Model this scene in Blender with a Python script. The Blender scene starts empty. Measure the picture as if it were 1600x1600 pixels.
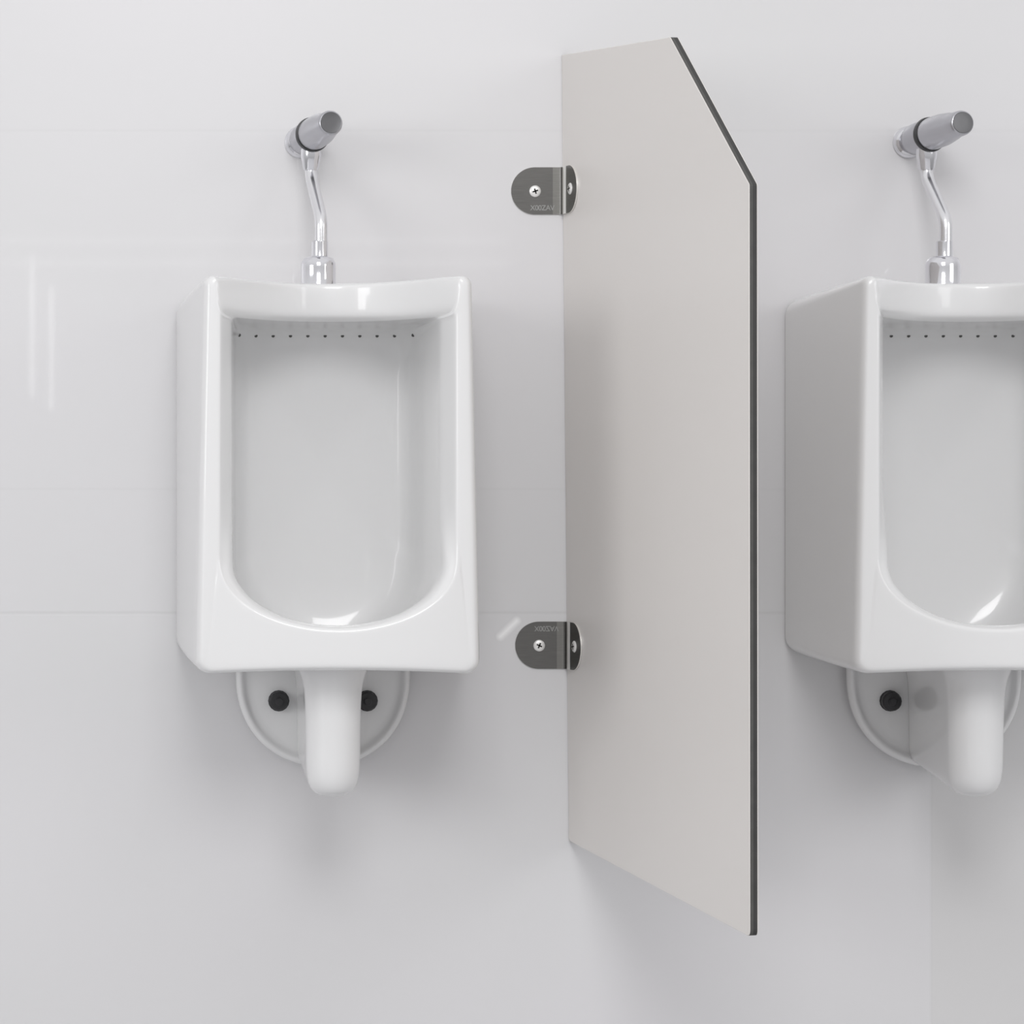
import bpy, bmesh, math
from mathutils import Vector, Matrix

C = bpy.context.scene.collection
SC = bpy.context.scene
PI = math.pi
ZC = 0.9          # camera height
CD = 4.5          # camera distance from the tiled wall
F = 4950.0        # focal length in pixels of the 1600 px frame
PX, PY = 200.0, 735.0

# ------------------------------------------------------------------ camera
cam = bpy.data.cameras.new('camera')
cam.sensor_width = 36.0
cam.lens = F / 1600 * 36.0
cam.shift_x = (800 - PX) / 1600
cam.shift_y = (PY - 800) / 1600
cam.clip_start = 0.05
cam_o = bpy.data.objects.new('camera', cam)
cam_o.location = (0, -CD, ZC)
cam_o.rotation_euler = (PI / 2, 0, 0)
C.objects.link(cam_o)
SC.camera = cam_o

# ------------------------------------------------------------------ world, lamps, exposure
SC.view_settings.view_transform = 'Standard'
SC.view_settings.look = 'None'
SC.view_settings.gamma = 1.0
SC.view_settings.use_curve_mapping = False
SC.view_settings.exposure = 0.0

w = bpy.data.worlds.new('room_light')
SC.world = w
w.use_nodes = True
nt = w.node_tree
nt.nodes.clear()
tc = nt.nodes.new('ShaderNodeTexCoord')
sp = nt.nodes.new('ShaderNodeSeparateXYZ')
rm = nt.nodes.new('ShaderNodeValToRGB')
mr = nt.nodes.new('ShaderNodeMapRange')
mr.inputs[1].default_value = -1; mr.inputs[2].default_value = 1
bg = nt.nodes.new('ShaderNodeBackground')
ow = nt.nodes.new('ShaderNodeOutputWorld')
nt.links.new(tc.outputs['Generated'], sp.inputs[0])
nt.links.new(sp.outputs['Z'], mr.inputs[0])
nt.links.new(mr.outputs[0], rm.inputs[0])
# world light dimmed towards the right, added for darker chrome reflections
rx = nt.nodes.new('ShaderNodeMapRange'); rx.interpolation_type = 'SMOOTHSTEP'
rx.inputs[1].default_value = 0.55; rx.inputs[2].default_value = 0.95
rx.inputs[3].default_value = 1.0; rx.inputs[4].default_value = 0.85
nt.links.new(sp.outputs['X'], rx.inputs[0])
vm = nt.nodes.new('ShaderNodeVectorMath'); vm.operation = 'SCALE'
nt.links.new(rm.outputs[0], vm.inputs[0]); nt.links.new(rx.outputs[0], vm.inputs['Scale'])
nt.links.new(vm.outputs[0], bg.inputs[0])
nt.links.new(bg.outputs[0], ow.inputs[0])
cr = rm.color_ramp
cr.elements[0].position = 0.30; cr.elements[0].color = (0.34, 0.34, 0.34, 1)
cr.elements[1].position = 0.80; cr.elements[1].color = (1.0, 0.995, 1.005, 1)
e = cr.elements.new(0.5); e.color = (0.74, 0.737, 0.745, 1)
bg.inputs[1].default_value = 0.80


def area(name, loc, target, sx, sy, power, col=(1, 1, 1)):
    l = bpy.data.lights.new(name, 'AREA')
    l.shape = 'RECTANGLE'
    l.size = sx; l.size_y = sy; l.energy = power; l.color = col
    o = bpy.data.objects.new(name, l)
    o.location = loc
    d = Vector(target) - Vector(loc)
    o.rotation_euler = d.to_track_quat('-Z', 'Y').to_euler()
    C.objects.link(o)
    return o


# the big ceiling light of the washroom, up and a little to the left
area('ceiling_light', (0.25, -4.6, 3.25), (0.6, 0, 0.75), 1.6, 1.5, 66, (1, 0.995, 1.0))
# unseen area lights added left and right to brighten side faces
area('side_fill', (-4.4, -4.2, 1.9), (0.5, 0, 0.9), 2.2, 2.0, 66, (1, 1, 1))
area('side_fill', (4.6, -3.6, 2.2), (1.0, 0, 0.8), 2.0, 2.0, 30, (1, 1, 1))
# unseen slim lights added behind the camera to put reflected streaks on the tiles
for (tx, tz, hh) in ((-0.303, ZC + 0.452, 0.444), (-0.242, ZC + 0.384, 0.384)):
    area('streak_light', (tx, -5.5, tz), (tx, 0, tz), 0.011, hh, 0.10 * hh / 0.444)
for tz in (ZC + 0.655, ZC + 0.725):
    area('streak_light', (0.4, -5.5, tz), (0.4, 0, tz), 1.6, 0.012, 0.12)


# ------------------------------------------------------------------ materials
def new_mat(name):
    m = bpy.data.materials.new(name)
    m.use_nodes = True
    return m, m.node_tree, m.node_tree.nodes['Principled BSDF']


def simple(name, col, rough, metal=0.0, coat=0.0, coat_rough=0.05, noise=0.0, scale=30):
    m, t, b = new_mat(name)
    b.inputs['Base Color'].default_value = (*col, 1)
    b.inputs['Roughness'].default_value = rough
    b.inputs['Metallic'].default_value = metal
    b.inputs['Coat Weight'].default_value = coat
    b.inputs['Coat Roughness'].default_value = coat_rough
    if noise > 0:
        n = t.nodes.new('ShaderNodeTexNoise')
        n.inputs['Scale'].default_value = scale
        co = t.nodes.new('ShaderNodeTexCoord')
        t.links.new(co.outputs['Object'], n.inputs['Vector'])
        mx = t.nodes.new('ShaderNodeMix'); mx.data_type = 'RGBA'
        mx.inputs[6].default_value = tuple(c * (1 - noise) for c in col) + (1,)
        mx.inputs[7].default_value = tuple(min(1, c * (1 + noise)) for c in col) + (1,)
        t.links.new(n.outputs['Fac'], mx.inputs[0])
        t.links.new(mx.outputs[2], b.inputs['Base Color'])
    return m


M_CER = simple('white_ceramic', (0.78, 0.78, 0.78), 0.32, 0, 0.7, 0.07, 0.008, 6)
M_CHROME = simple('chrome', (0.80, 0.80, 0.83), 0.10, 1.0)
M_PIPE = simple('pipe_chrome', (0.84, 0.84, 0.86), 0.24, 1.0)
M_SATIN = simple('satin_chrome', (0.52, 0.52, 0.55), 0.28, 1.0)
M_DARKCAP = simple('brushed_cap_metal', (0.15, 0.15, 0.155), 0.4, 1.0)
M_BLACK = simple('black_rubber', (0.02, 0.02, 0.022), 0.4)
M_HOLE = simple('hole_dark', (0.10, 0.10, 0.095), 0.7)
M_LAM = simple('warm_grey_laminate', (0.725, 0.697, 0.672), 0.36, 0, 0, 0.1, 0.015, 2.5)
M_CORE = simple('black_core', (0.038, 0.037, 0.036), 0.5, 0, 0, 0.1, 0.25, 60)
M_CORE2 = simple('dark_grey_core', (0.075, 0.074, 0.07), 0.5, 0, 0, 0.1, 0.25, 60)
M_SCREW = simple('screw_steel', (0.86, 0.85, 0.83), 0.3, 0.35)
M_SLOT = simple('screw_slot', (0.012, 0.01, 0.008), 0.6)
M_ENGR = simple('engraving', (0.36, 0.36, 0.35), 0.6, 0.2)
M_FLOOR = simple('floor_tile', (0.52, 0.52, 0.53), 0.4, 0, 0, 0.1, 0.05, 3)


def brushed(name, col):
    m, t, b = new_mat(name)
    b.inputs['Metallic'].default_value = 1.0
    b.inputs['Roughness'].default_value = 0.30
    b.inputs['Anisotropic'].default_value = 0.5
    co = t.nodes.new('ShaderNodeTexCoord')
    mp = t.nodes.new('ShaderNodeMapping')
    mp.inputs['Scale'].default_value = (40, 40, 900)
    n = t.nodes.new('ShaderNodeTexNoise'); n.inputs['Scale'].default_value = 1.0
    t.links.new(co.outputs['Object'], mp.inputs[0]); t.links.new(mp.outputs[0], n.inputs['Vector'])
    mx = t.nodes.new('ShaderNodeMix'); mx.data_type = 'RGBA'
    mx.inputs[6].default_value = tuple(c * 0.85 for c in col) + (1,)
    mx.inputs[7].default_value = tuple(c * 1.15 for c in col) + (1,)
    t.links.new(n.outputs['Fac'], mx.inputs[0]); t.links.new(mx.outputs[2], b.inputs['Base Color'])
    bp = t.nodes.new('ShaderNodeBump'); bp.inputs['Strength'].default_value = 0.05
    bp.inputs['Distance'].default_value = 0.001
    t.links.new(n.outputs['Fac'], bp.inputs['Height']); t.links.new(bp.outputs[0], b.inputs['Normal'])
    return m


M_STEEL = brushed('brushed_stainless', (0.175, 0.172, 0.165))
M_STEEL2 = brushed('paler_stainless', (0.26, 0.255, 0.24))  # slightly paler steel for the wall flange strip beside the fold
M_POLISH = simple('polished_steel', (0.86, 0.85, 0.82), 0.34, 0.8)


def wall_material():
    m, t, b = new_mat('glazed_wall_tiles')
    L = t.links

    def math_(op, a, c=None, d=None):
        n = t.nodes.new('ShaderNodeMath'); n.operation = op
        for i, v in enumerate((a, c, d)):
            if v is None: continue
            if isinstance(v, (int, float)): n.inputs[i].default_value = v
            else: L.new(v, n.inputs[i])
        return n.outputs[0]
    g = t.nodes.new('ShaderNodeNewGeometry')
    s = t.nodes.new('ShaderNodeSeparateXYZ'); L.new(g.outputs['Position'], s.inputs[0])
    X, Z = s.outputs['X'], s.outputs['Z']

    def line(v, at, wdt):      # soft seam: 1 on the seam, 0 away from it
        q = math_('ABSOLUTE', math_('SUBTRACT', v, at))
        return math_('SUBTRACT', 1.0, math_('MINIMUM', math_('DIVIDE', q, wdt), 1.0))
    z1, z2, z3 = ZC - 0.2027, ZC + 0.4818, ZC - 0.027
    seam = line(Z, z1, 0.0035)
    seam = math_('MAXIMUM', seam, math_('MULTIPLY', line(Z, z2, 0.004), 0.28))
    seam = math_('MAXIMUM', seam, math_('MULTIPLY', line(Z, z3, 0.0035), 0.35))
    below = math_('LESS_THAN', Z, z1)
    seam = math_('MAXIMUM', seam, math_('MULTIPLY', math_('MULTIPLY', line(X, 1.141, 0.003), below), 0.5))
    tile2 = math_('MULTIPLY', math_('GREATER_THAN', X, 1.141), below)
    # small pale glare painted into the tile colour beside the lower bracket
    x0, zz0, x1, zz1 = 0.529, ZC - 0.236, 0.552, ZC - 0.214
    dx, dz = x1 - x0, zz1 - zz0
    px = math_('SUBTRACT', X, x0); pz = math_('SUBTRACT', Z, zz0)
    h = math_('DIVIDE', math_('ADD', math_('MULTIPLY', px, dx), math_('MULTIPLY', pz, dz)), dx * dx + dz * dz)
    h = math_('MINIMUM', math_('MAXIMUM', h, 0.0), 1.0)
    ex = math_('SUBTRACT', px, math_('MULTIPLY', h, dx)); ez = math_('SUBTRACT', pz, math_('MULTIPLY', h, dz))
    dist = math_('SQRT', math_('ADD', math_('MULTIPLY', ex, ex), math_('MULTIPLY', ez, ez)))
    glare = math_('SUBTRACT', 1.0, math_('MINIMUM', math_('DIVIDE', dist, 0.0075), 1.0))
    # faint cloudiness of the glaze
    n = t.nodes.new('ShaderNodeTexNoise'); n.inputs['Scale'].default_value = 2.2; n.inputs['Detail'].default_value = 1
    L.new(g.outputs['Position'], n.inputs['Vector'])
    mx = t.nodes.new('ShaderNodeMix'); mx.data_type = 'RGBA'
    mx.inputs[6].default_value = (0.675, 0.678, 0.678, 1); mx.inputs[7].default_value = (0.715, 0.702, 0.72, 1)
    L.new(n.outputs['Fac'], mx.inputs[0])
    mt = t.nodes.new('ShaderNodeMix'); mt.data_type = 'RGBA'
    L.new(math_('MULTIPLY', tile2, 0.9), mt.inputs[0]); L.new(mx.outputs[2], mt.inputs[6])
    mt.inputs[7].default_value = (0.665, 0.66, 0.66, 1)
    ms = t.nodes.new('ShaderNodeMix'); ms.data_type = 'RGBA'
    L.new(math_('MULTIPLY', seam, 0.40), ms.inputs[0]); L.new(mt.outputs[2], ms.inputs[6])
    ms.inputs[7].default_value = (0.58, 0.58, 0.58, 1)
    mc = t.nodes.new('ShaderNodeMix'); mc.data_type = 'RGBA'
    L.new(glare, mc.inputs[0]); L.new(ms.outputs[2], mc.inputs[6])
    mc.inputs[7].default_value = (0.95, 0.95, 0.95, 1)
    L.new(mc.outputs[2], b.inputs['Base Color'])
    b.inputs['Roughness'].default_value = 0.35
    b.inputs['Coat Weight'].default_value = 0.5
    b.inputs['Coat Roughness'].default_value = 0.03
    bp = t.nodes.new('ShaderNodeBump'); bp.inputs['Strength'].default_value = 0.25; bp.inputs['Distance'].default_value = 0.001
    bp.invert = True
    L.new(seam, bp.inputs['Height']); L.new(bp.outputs[0], b.inputs['Normal'])
    return m


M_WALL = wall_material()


# ------------------------------------------------------------------ helpers
def obj(name, bm, mats, parent=None, smooth=True, sharp=None, subsurf=0, label=None):
    bmesh.ops.recalc_face_normals(bm, faces=bm.faces)
    me = bpy.data.meshes.new(name)
    bm.to_mesh(me); bm.free()
    for p in me.polygons: p.use_smooth = smooth
    if sharp is not None: me.set_sharp_from_angle(angle=math.radians(sharp))
    for m in (mats if isinstance(mats, (list, tuple)) else [mats]): me.materials.append(m)
    o = bpy.data.objects.new(name, me)
    C.objects.link(o)
    if parent: o.parent = parent
    if subsurf:
        s = o.modifiers.new('subdivision', 'SUBSURF'); s.levels = subsurf; s.render_levels = subsurf
    if label: o['label'] = label
    return o


def thing(name, label, cat, loc, group=None):
    o = bpy.data.objects.new(name, None)
    o.empty_display_size = 0.05
    o.location = loc
    C.objects.link(o)
    o['label'] = label; o['category'] = cat
    if group: o['group'] = group
    return o


def box_bm(x0, x1, y0, y1, z0, z1):
    bm = bmesh.new()
    bmesh.ops.create_cube(bm, size=1)
    for v in bm.verts:
        v.co = ((x0 + x1) / 2 + v.co.x * (x1 - x0), (y0 + y1) / 2 + v.co.y * (y1 - y0), (z0 + z1) / 2 + v.co.z * (z1 - z0))
    return bm


def loft(rings, cap_first=False, cap_last=True):
    """rings of (x, depth, z); depth counts out from the wall towards the room"""
    bm = bmesh.new()
    vs = [[bm.verts.new((p[0], -p[1], p[2])) for p in r] for r in rings]
    n = len(rings[0])
    for a, b in zip(vs, vs[1:]):
        for i in range(n):
            bm.faces.new((a[i], a[(i + 1) % n], b[(i + 1) % n], b[i]))
    if cap_first: bm.faces.new(vs[0])
    if cap_last: bm.faces.new(vs[-1])
    return bm


def lathe_bm(profile, n=32, axis=Vector((0, 0, 1)), origin=Vector((0, 0, 0)), mats=None, caps=True, bm=None):
    """profile of (radius, distance along the axis)"""
    if bm is None: bm = bmesh.new()
    axis = axis.normalized()
    u = axis.cross(Vector((0, 0, 1)) if abs(axis.z) < 0.9 else Vector((1, 0, 0))).normalized()
    v = axis.cross(u)
    rings = []
    for r, h in profile:
        rings.append([bm.verts.new(origin + axis * h + (u * math.cos(2 * PI * k / n) + v * math.sin(2 * PI * k / n)) * r) for k in range(n)])
    for i, (a, b) in enumerate(zip(rings, rings[1:])):
        for k in range(n):
            f = bm.faces.new((a[k], a[(k + 1) % n], b[(k + 1) % n], b[k]))
            if mats: f.material_index = mats[i]
    if caps:
        bm.faces.new(rings[0]); f = bm.faces.new(rings[-1])
        if mats: f.material_index = mats[-1]
    return bm


def tube_bm(pts, r, n=20):
    bm = bmesh.new()
    rings = []
    for i, p in enumerate(pts):
        d = (pts[min(i + 1, len(pts) - 1)] - pts[max(i - 1, 0)]).normalized()
        u = d.cross(Vector((1, 0, 0))).normalized(); v = d.cross(u)
        rings.append([bm.verts.new(p + (u * math.cos(2 * PI * k / n) + v * math.sin(2 * PI * k / n)) * r) for k in range(n)])
    for a, b in zip(rings, rings[1:]):
        for k in range(n): bm.faces.new((a[k], a[(k + 1) % n], b[(k + 1) % n], b[k]))
    bm.faces.new(rings[0]); bm.faces.new(rings[-1])
    return bm


def sm(t):
    t = max(0.0, min(1.0, t)); return t * t * (3 - 2 * t)


# ------------------------------------------------------------------ the room
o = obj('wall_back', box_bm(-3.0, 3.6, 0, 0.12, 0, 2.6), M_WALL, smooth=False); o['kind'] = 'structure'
o = obj('floor', box_bm(-3.0, 3.6, -6.0, 0.12, -0.1, 0), M_FLOOR, smooth=False); o['kind'] = 'structure'

# ------------------------------------------------------------------ urinal
NS, NA = 16, 4     # points on a straight run, points on half a corner arc


def dtop(x):       # plan curve of the set-back upper edge
    return 0.182 + 0.168 * min(1.0, abs(x) / 0.155) ** 2.3


def rrect(hwt, hwb, zt, zb, r, dep, lift=0.0, rb=None):
    """rounded rectangle; starts at the middle of the top-left corner arc, goes top, right, bottom, left"""
    rb = r if rb is None else rb
    def arc(cx, cz, a0, a1):
        q_ = r if cz > 0 else rb
        return [(cx + q_ * math.cos(a0 + (a1 - a0) * k / NA), cz + q_ * math.sin(a0 + (a1 - a0) * k / NA)) for k in range(NA)]
    tl, tr, br, bl = (-hwt + r, zt - r), (hwt - r, zt - r), (hwb - rb, zb + rb), (-hwb + rb, zb + rb)
    P = []
    def run(a, b): return [(a[0] + (b[0] - a[0]) * k / NS, a[1] + (b[1] - a[1]) * k / NS) for k in range(NS)]
    q = PI / 4
    P += [(p, 'T') for p in arc(*tl, 3 * q, 2 * q) + run((tl[0], zt), (tr[0], zt)) + arc(*tr, 2 * q, q)]
    P += [(p, 'R') for p in arc(*tr, q, 0) + run((hwt, tr[1]), (hwb, br[1])) + arc(*br, 0, -q)]
    P += [(p, 'B') for p in arc(*br, -q, -2 * q) + run((br[0], zb), (bl[0], zb)) + arc(*bl, -2 * q, -3 * q)]
    P += [(p, 'L') for p in arc(*bl, -3 * q, -4 * q) + run((-hwb, bl[1]), (-hwt, tl[1])) + arc(*tl, 4 * q, 3 * q)]
    out = []
    for (x, z), s in P:
        z2 = z + (lift * (1 - (x / hwb) ** 2) if s == 'B' else 0)
        out.append((x, dep(x, z, s), z2))
    return out


def opening(hw, zt, zs, zmin, r, dep, mid=0.0):
    """square-topped opening with a half-ellipse at its foot"""
    N = NS + 2 * NA
    def arc(cx, cz, a0, a1): return [(cx + r * math.cos(a0 + (a1 - a0) * k / NA), cz + r * math.sin(a0 + (a1 - a0) * k / NA)) for k in range(NA)]
    tl, tr = (-hw + r, zt - r), (hw - r, zt - r)
    q = PI / 4
    top = arc(*tl, 3 * q, 2 * q) + [(tl[0] + (tr[0] - tl[0]) * k / NS, zt) for k in range(NS)] + arc(*tr, 2 * q, q)
    m = NS + NA
    right = arc(*tr, q, 0) + [(hw, tr[1] + (zs - tr[1]) * k / m) for k in range(m)]
    bot = [(hw * math.cos(PI * k / N), zs + (zmin - zs) * math.sin(PI * k / N)) for k in range(N)]
    left = [(-hw, zs + (tl[1] - zs) * k / m) for k in range(m)] + arc(*tl, 4 * q, 3 * q)
    P = [(p, 'T') for p in top] + [(p, 'R') for p in right] + [(p, 'B') for p in bot] + [(p, 'L') for p in left]
    return [(x, dep(x, z, s), z) for (x, z), s in P]


def make_urinal(loc, label):
    t = thing('urinal', label, 'urinal', loc, 'wall-hung urinals in the row')
    FD = 0.350

    def flat(d): return lambda x, z, s: d

    def front(off):
        def f(x, z, s):
            d = FD
            if s == 'T': d = dtop(x)
            if s == 'B': d = FD + 0.012 * (1 - min(1, abs(x) / 0.17) ** 2)
            return d - off
        return f

    def inner(dt, ds, db, dtk=0.0):
        def f(x, z, s):
            if s == 'T': return min(dt, dtop(x) - 0.02) if dtk == 0 else dtop(x) - dtk
            if s == 'B':
                k = min(1, abs(x) / 0.135)
                return db + (ds - db) * k ** 3
            return ds
        return f
    R = []
    R.append(rrect(.207, .207, .243, -.259, .024, flat(0.0005)))
    R.append(rrect(.207, .207, .243, -.259, .024, flat(0.006)))
    R.append(rrect(.2065, .2065, .2435, -.259, .022, flat(0.016)))
    R.append(rrect(.1945, .1985, .2480, -.2625, .017, lambda x, z, s: 0.5 * front(.02)(x, z, s) if s != 'T' else 0.45 * dtop(x)))
    R.append(rrect(.1775, .188, .2550, -.268, .012, front(.022), .006, .020))
    R.append(rrect(.1755, .186, .2557, -.268, .012, front(.009), .006, .020))
    R.append(rrect(.1715, .181, .2530, -.264, .011, front(.001), .006, .019))
    R.append(rrect(.1665, .175, .2480, -.257, .010, front(.000), .006, .018))
    # narrow fin front, then the opening
    R.append(opening(.160, .225, -.118, -.2155, .010, front(.0)))
    R.append(opening(.1555, .212, -.120, -.2095, .010, front(.0)))
    R.append(opening(.1525, .2075, -.121, -.2065, .010, front(.004)))
    R.append(opening(.1400, .2040, -.121, -.2035, .008, lambda x, z, s: front(.012)(x, z, s) if s != 'R' and s != 'L' else 0.310 + 0.028 * sm((-z - 0.02) / .1)))
    R.append(opening(.1375, .2030, -.121, -.2040, .008, lambda x, z, s: (dtop(x) - .018) if s == 'T' else (0.295 + 0.030 * sm((-z - 0.02) / .1) if s != 'B' else 0.318)))
    R.append(opening(.1340, .2030, -.123, -.2250, .012, inner(.150, .215, .262)))
    R.append(opening(.1300, .2020, -.125, -.2500, .018, inner(.118, .125, .190)))
    R.append(opening(.1240, .1985, -.125, -.2530, .028, inner(.084, .084, .118)))
    R.append(opening(.1080, .1830, -.125, -.2460, .040, inner(.066, .066, .070)))
    for k, dd in ((.75, .058), (.5, .055), (.25, .053), (.06, .052)):
        R.append([(x * k, dd + (1 - (1 - k)) * 0.004, z * k) for x, d, z in R[16]])
    body = obj('body', loft(R, cap_first=True), M_CER, t, subsurf=2)
    bpy.context.view_layer.update()
    body_e = body.evaluated_get(bpy.context.evaluated_depsgraph_get())

    # row of spray holes under the upper rim
    for k in range(11):
        x = -.121 + .242 * k / 10
        hit, p, nn, _ = body_e.ray_cast(Vector((x, -.13, .188)), Vector((0, 1, 0)))
        d = -p.y
        bm = lathe_bm([(.0002, .0008), (.0019, .0007), (.0024, 0), (.0024, -.006)], 14, Vector((0, -1, 0)), Vector((x, -d, .188)))
        obj('spray_hole', bm, M_HOLE, t, label='small dark spray hole')

    # half-round mounting plate on the wall below the bowl
    def plate(sc, d):
        pts = []
        n = 40
        for k in range(n):
            a = PI * k / (n - 1)
            x = 0.124 * math.cos(a)
            z = -0.285 - 0.135 * (math.sin(a) ** 0.85 if math.sin(a) > 0 else 0)
            pts.append((x, z))
        pts += [(-0.124, -.262), (-0.124, -.24), (-.06, -.235), (0, -.235), (.06, -.235), (.124, -.24), (.124, -.262)]
        cz = -.30
        return [(x * (1 - sc / .128), d, cz + (z - cz) * (1 - sc / .125)) for x, z in pts]
    PR = [plate(0, .0005), plate(0, .022), plate(.002, .030), plate(.006, .033), plate(.010, .032), plate(.015, .026), plate(.02, .024),
          plate(.06, .024), plate(.11, .024)]
    obj('mounting_plate', loft(PR, cap_first=True), M_CER, t, subsurf=1)

    # trap outlet: a deep rounded nose running from the wall out under the bowl
    def stad(hw, cf, z, zback=0.0):
        n = 24
        pts = []
        for k in range(n + 1):
            a = -PI / 2 + PI * k / n
            pts.append((hw * math.sin(a), cf + hw * math.cos(a), z))
        for k in range(1, 9):
            dd = cf - (cf - .002) * k / 8
            pts.append((hw, dd, z + zback * k / 8))
        for k in range(8, 0, -1):
            dd = cf - (cf - .002) * k / 8
            pts.append((-hw, dd, z + zback * k / 8))
        return pts
    TR = [stad(.050, .245, -.225), stad(.049, .245, -.262), stad(.043, .243, -.274), stad(.0385, .241, -.292), stad(.0372, .240, -.33),
          stad(.0368, .240, -.38, .0), stad(.0362, .239, -.405, .006), stad(.034, .238, -.419, .014), stad(.029, .237, -.430, .020),
          stad(.021, .236, -.436, .024), stad(.010, .235, -.4385, .026), stad(.002, .235, -.439, .026)]
    obj('trap', loft(TR, cap_first=True), M_CER, t, subsurf=1)

    for s in (-1, 1):
        n_o = Vector((s * .0625, -.0235, -.3255))
        bm = lathe_bm([(.0150, 0), (.0150, .002), (.0138, .003), (.0138, .013), (.0118, .016), (.006, .0165), (.006, .020), (.0045, .0215)], 16,
                      Vector((0, -1, 0)), n_o)
        obj('mounting_nut', bm, M_BLACK, t, smooth=False, label='black mounting nut')
    return t


def make_valve(loc, label):
    t = thing('flush_valve', label, 'flush valve', loc, 'chrome flush valves above the urinals')
    base = Vector((-.030, 0, .466))
    ax = Vector((.034, -.18, .010)).normalized()
    L = 0.173
    # wall rosette, sitting square on the wall
    bm = lathe_bm([(.0225, .0005), (.0232, .003), (.0225, .007), (.019, .011), (.017, .013)], 40, Vector((0, -1, 0)), base)
    obj('wall_rosette', bm, M_CHROME, t, sharp=40)
    bm = lathe_bm([(.015, .009), (.0185, .016), (.0220, .022), (.0228, .032), (.0225, .062), (.0205, .066)], 40, ax, base)
    obj('valve_body', bm, M_SATIN, t, sharp=40)
    bm = lathe_bm([(.0205, .0655), (.0240, .0665), (.0248, .069), (.0240, .0745), (.0205, .0755)], 40, ax, base)
    obj('seal_ring', bm, M_BLACK, t, sharp=40, label='black rubber ring')
    bm = lathe_bm([(.0205, .073), (.0225, .075), (.0230, .080), (.0225, .112), (.0200, .135), (.0178, .150), (.0172, L - .004), (.0162, L - .001), (.0150, L)],
                  40, ax, base)
    h = obj('push_head', bm, M_SATIN, t, sharp=40)
    bm = lathe_bm([(.0150, L - .0005), (.0145, L + .0008), (.0135, L + .0006), (.004, L + .0006)], 40, ax, base)
    obj('push_button', bm, M_DARKCAP, h, sharp=30, label='dull grey button face')
    # outlet socket and the offset flush pipe
    d0, d1 = .055, .120
    x0, x1 = -.0188, -.0085
    bm = lathe_bm([(.014, .458), (.0145, .440), (.0130, .434), (.0115, .424), (.0105, .421), (.009, .4205)], 32, Vector((0, 0, 1)), Vector((x0, -d0, 0)))
    obj('outlet_socket', bm, M_CHROME, t, sharp=40)
    pts = []
    A = Vector((x0, -d0, .440)); B = Vector((x0, -d0, .412)); D = Vector((x1, -d1, .347)); E = Vector((x1, -d1, .300))
    def bend(p, q, r, k=0.014, n=6):
        a = q + (p - q).normalized() * k; b = q + (r - q).normalized() * k
        return [(a * (1 - u) ** 2 + q * 2 * u * (1 - u) + b * u * u) for u in [i / n for i in range(n + 1)]]
    pts = [A] + bend(A, B, D) + bend(B, D, E) + [E]
    obj('flush_pipe', tube_bm(pts, .0088), M_PIPE, t, sharp=40)
    c = Vector((x1 - .002, -d1, 0))
    bm = lathe_bm([(.0095, .317), (.0115, .316), (.0115, .296), (.012, .294)], 32, Vector((0, 0, 1)), c)
    obj('pipe_collar', bm, M_CHROME, t, sharp=40)
    c2 = Vector((x1 - .004, -d1, 0))
    bm = lathe_bm([(.0125, .2960), (.0205, .2930), (.0240, .2860), (.0243, .2800), (.0243, .2560), (.0248, .2550), (.0248, .2500)], 40, Vector((0, 0, 1)), c2)
    obj('coupling_nut', bm, M_CHROME, t, sharp=50)
    return t


U1 = (503 - PX) / 1100.0
U2 = U1 + 950 / 1100.0
ur = make_urinal((U1, 0, ZC), 'white ceramic wall-hung urinal left of the grey divider, seen whole')
va = make_valve((U1, 0, ZC), 'chrome flush valve and bent pipe above the left, fully visible urinal')


def copy_tree(root, loc, label):
    r = root.copy(); C.objects.link(r); r.location = loc; r['label'] = label
    for ch in list(root.children):
        c_ = ch.copy(); C.objects.link(c_); c_.parent = r
        for g in list(ch.children):
            d_ = g.copy(); C.objects.link(d_); d_.parent = c_
    return r


copy_tree(ur, (U2, 0, ZC), 'white ceramic wall-hung urinal right of the grey divider, cut off by the frame')
copy_tree(va, (U2, 0, ZC), 'chrome flush valve and bent pipe above the urinal at the right edge')

# ------------------------------------------------------------------ divider
cam_p = Vector((0, -CD, ZC))


def ray(px, py): return Vector(((px - PX) / F, 1.0, (PY - py) / F))


def at_depth(px, py, d): return cam_p + ray(px, py) * (CD - d)


A = at_depth(877.5, 86, .0012)
Bq = at_depth(888.5, 1313.5, .0012)
Cq = at_depth(1171.5, 1464, .632)
nrm = (Bq - A).cross(Cq - A).normalized()
if nrm.x > 0: nrm = -nrm           # towards the left, the side the photo shows


def on_plane(px, py):
    r = ray(px, py)
    return cam_p + r * ((A - cam_p).dot(nrm) / r.dot(nrm))


T1, T2 = on_plane(1047, 58), on_plane(1170.5, 288)
div = thing('urinal_divider', 'tall warm grey privacy panel with slanted top corner and dark edges, fixed between the urinals', 'divider', Bq)
ey = (Cq - Bq); ey -= nrm * ey.dot(nrm); ey.normalize()    # outwards along the panel's foot
orig = Bq.copy()


def rounded(poly, radii, n=6):
    out = []
    m = len(poly)
    for i in range(m):
        p, q, r = poly[i - 1], poly[i], poly[(i + 1) % m]
        k = radii[i]
        if k <= 0: out.append(q); continue
        a = q + (p - q).normalized() * k; b = q + (r - q).normalized() * k
        out += [a * (1 - u) ** 2 + q * 2 * u * (1 - u) + b * u * u for u in [j / n for j in range(n + 1)]]
    return out


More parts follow.
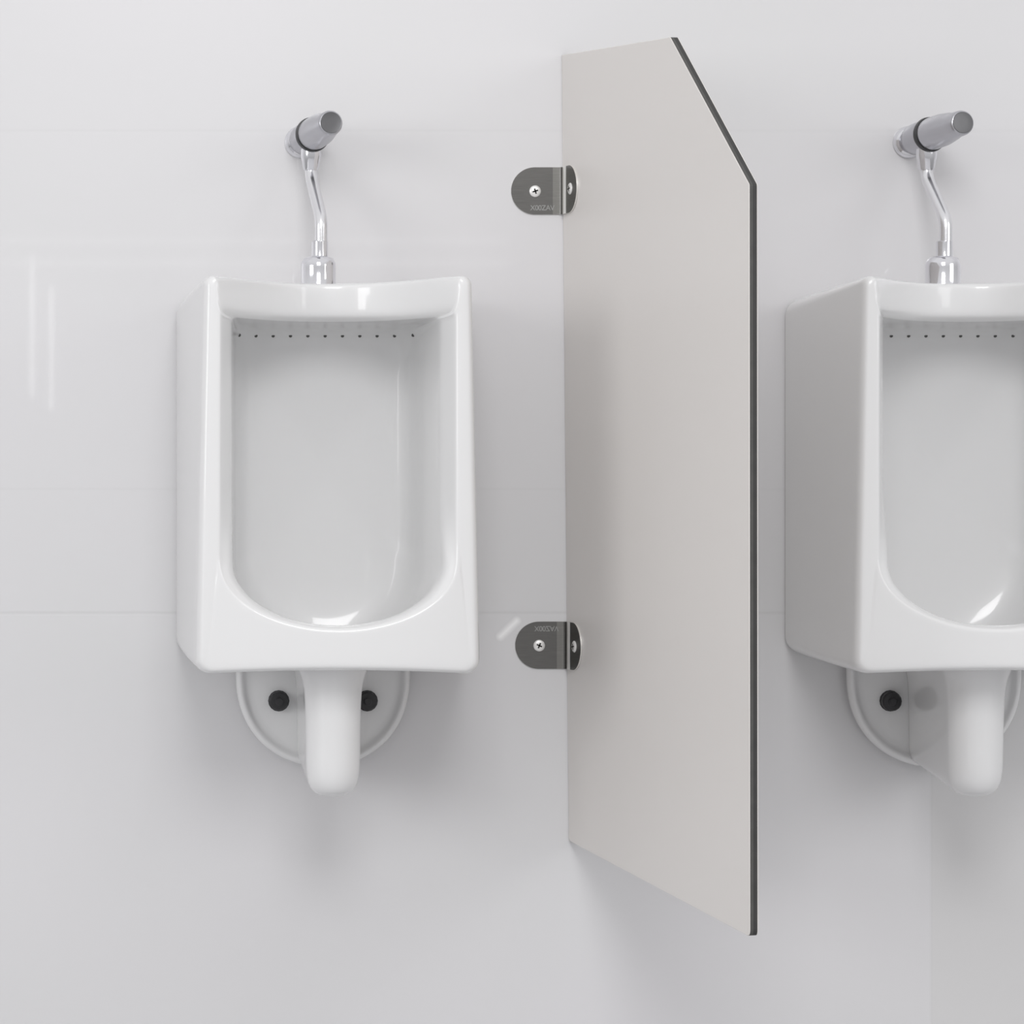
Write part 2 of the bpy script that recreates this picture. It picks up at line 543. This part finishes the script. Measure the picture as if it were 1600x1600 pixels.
def inset(poly, k):
    out = []
    m = len(poly)
    for i in range(m):
        p, q, r = poly[i - 1], poly[i], poly[(i + 1) % m]
        d1 = (q - p).normalized(); d2 = (r - q).normalized()
        b = (nrm.cross(d1) + nrm.cross(d2)); b.normalize()
        out.append(q + b * k)
    return out


TH = 0.0115
poly = rounded([A, T1, T2, Cq, Bq], [.002, .002, .002, .009, .007])
c0 = sum(poly, Vector()) / len(poly)
ins = inset(poly, .0007)
if (ins[len(ins) // 2] - c0).length > (poly[len(ins) // 2] - c0).length: ins = inset(poly, -.0007)
bm = bmesh.new()
layers = [(ins, 0.0), (poly, -.0006), (poly, -.0014), (poly, -.0048), (poly, -(TH - .0014)), (poly, -(TH - .0006)), (ins, -TH)]
layers[1] = (poly, -.0007)
V = [[bm.verts.new(p + nrm * h - orig) for p in L_] for L_, h in layers]
for li, (a, b) in enumerate(zip(V, V[1:])):
    for i in range(len(a)):
        f = bm.faces.new((a[i], a[(i + 1) % len(a)], b[(i + 1) % len(a)], b[i]))
        f.material_index = (0, 1, 2, 1, 0)[li] if li < 5 else 0
bm.faces.new(V[0]); bm.faces.new(V[-1])
obj('panel', bm, [M_LAM, M_CORE, M_CORE2], div, smooth=False)

Z = Vector((0, 0, 1))


def make_bracket(zpx, xpx, flip):
    """L-shaped bracket: D-ended flange on the wall, fold, D-ended flange on the panel's left face"""
    zc = ZC + (PY - zpx) / 1100.0
    s = (zc - A.z) / (Bq.z - A.z)
    root = A + (Bq - A) * s                      # where the panel's left face meets the wall
    root = Vector((root.x, 0, zc))
    H, r, rp = .0335, .006, .009
    pd = Vector((ey.x, ey.y, 0)).normalized()    # outwards along the panel
    pn = Vector((-abs(pd.y), pd.x if pd.y > 0 else -pd.x, 0))
    pn = Vector((pd.y, -pd.x, 0))
    if pn.x > 0: pn = -pn
    wall_n = Vector((0, -1, 0))
    WL, PL, T = .0735, .064, .0022
    # mid path of the sheet, in plan, with its normal facing into the corner
    path = []
    nseg = 26
    def add(p, n_, e0): path.append((p, n_, e0))
    for k in range(nseg):
        u = WL * (1 - math.cos(PI / 2 * k / (nseg - 1)))
        u = WL - (WL - r) * (1 - (1 - math.sin(PI / 2 * k / (nseg - 1)))) if k else WL - 1e-4
        u = WL - (WL - r) * (1 - math.cos(PI / 2 * k / (nseg - 1))) if k else WL - 1e-4
        add(Vector((-u, 0, 0)), wall_n, WL - u)
    ctr = Vector((-r, 0, 0)) + wall_n * r
    a_n = math.atan2(wall_n.y, wall_n.x); b_n = math.atan2(pn.y, pn.x)
    # fold: the sheet turns from the wall onto the panel
    end_s = pd * rp
    for k in range(1, 10):
        u = k / 9
        q0, q1, q2 = Vector((-r, 0, 0)), Vector((0, 0, 0)), end_s
        p = q0 * (1 - u) ** 2 + q1 * 2 * u * (1 - u) + q2 * u * u
        tg = ((q1 - q0) * (1 - u) + (q2 - q1) * u).normalized()
        n_ = Vector((tg.y, -tg.x, 0))
        if n_.dot(wall_n + pn) < 0: n_ = -n_
        add(p, n_, 1)
    us, beads = [], set()
    for k in range(1, nseg):
        u = rp + (PL - rp) * math.sin(PI / 2 * k / (nseg - 1))
        if k == nseg - 1: u = PL - 1e-4
        us.append(u)
    us = sorted([.009 + .0013 * q for q in range(1, 10)] + [u for u in us if u > .0212])
    for u in us:
        bead = .0024 * math.sin(PI * (u - .009) / .0117) if .009 < u < .0207 else 0
        add(pd * u + pn * bead, pn, PL - u)
        if bead > .0006: beads.add(len(path) - 1)
    bm = bmesh.new()
    NT = 24
    G = []
    for side in (0, 1):
        g = []
        for p, n_, e0 in path:
            h = H if e0 >= H else math.sqrt(max(1e-9, H * H - (H - e0) ** 2))
            off = .0004 + (T if side == 0 else 0)
            g.append([bm.verts.new(p + n_ * off + Z * (h * (-1 + 2 * j / NT))) for j in range(NT + 1)])
        G.append(g)
    m = len(path)
    for g in G:
        for i in range(m - 1):
            for j in range(NT):
                f = bm.faces.new((g[i][j], g[i + 1][j], g[i + 1][j + 1], g[i][j + 1])); f.material_index = 1 if i in beads else (2 if -.0185 < path[i][0].x < -.0040 and i < nseg else 0)
    for i in range(m - 1):
        for j in (0, NT):
            f = bm.faces.new((G[0][i][j], G[0][i + 1][j], G[1][i + 1][j], G[1][i][j])); f.material_index = 1
    for i in (0, m - 1):
        for j in range(NT):
            f = bm.faces.new((G[0][i][j], G[0][i][j + 1], G[1][i][j + 1], G[1][i][j])); f.material_index = 1
    b_o = obj('bracket', bm, [M_STEEL, M_POLISH, M_STEEL2], div, sharp=35, label=('upper' if not flip else 'lower') + ' brushed steel angle bracket')
    b_o.location = root - orig
    # screws
    for p, n_, rot in ((Vector((-.0395, 0, -.0005)), wall_n, .3 if not flip else -.4), (pd * .0385, pn, .15)):
        base = p + n_ * (T + .0004)
        prof = [(.0082, 0), (.0082, .0006), (.0074, .0014), (.0058, .0020), (.0036, .0023), (.0006, .0024)]
        bm = lathe_bm(prof, 28, n_, base)
        u = n_.cross(Z).normalized(); v = n_.cross(u)
        for q in (0, 1):
            a = rot + q * PI / 2
            d_ = u * math.cos(a) + v * math.sin(a); e_ = n_.cross(d_)
            vs = []
            for hh in (.0012, .0026):
                for (i, j) in ((-1, -1), (1, -1), (1, 1), (-1, 1)):
                    vs.append(bm.verts.new(base + n_ * hh + d_ * (.0040 * i) + e_ * (.0010 * j)))
            for fc in ((4, 5, 6, 7), (0, 1, 5, 4), (1, 2, 6, 5), (2, 3, 7, 6), (3, 0, 4, 7)):
                f = bm.faces.new([vs[x] for x in fc]); f.material_index = 1
        obj('screw', bm, [M_SCREW, M_SLOT], b_o, sharp=40, label='pale cross-head screw')
    # lettering pressed into the wall flange
    cu = bpy.data.curves.new('lettering', 'FONT')
    cu.body = 'X00ZAV'; cu.size = .0105; cu.extrude = .00015; cu.space_character = .92
    tmp = bpy.data.objects.new('lettering', cu)
    C.objects.link(tmp)
    dg = bpy.context.evaluated_depsgraph_get()
    me = bpy.data.meshes.new_from_object(tmp.evaluated_get(dg))
    bpy.data.objects.remove(tmp)
    wd = max(v.co.x for v in me.vertices) - min(v.co.x for v in me.vertices)
    k = .0345 / wd
    sg = -1 if flip else 1
    base_z = -.0275 if not flip else .0275 - .0005
    for v in me.vertices:
        x, y, z = v.co
        v.co = (-.0465 + x * k, -(T + .00042) - z * .3, base_z + sg * y * 1.0)
    if flip: me.flip_normals()
    me.materials.clear(); me.materials.append(M_ENGR)
    lo = bpy.data.objects.new('lettering', me); C.objects.link(lo); lo.parent = b_o
    return b_o


make_bracket(298.5, 879, False)
make_bracket(1008, 886, True)
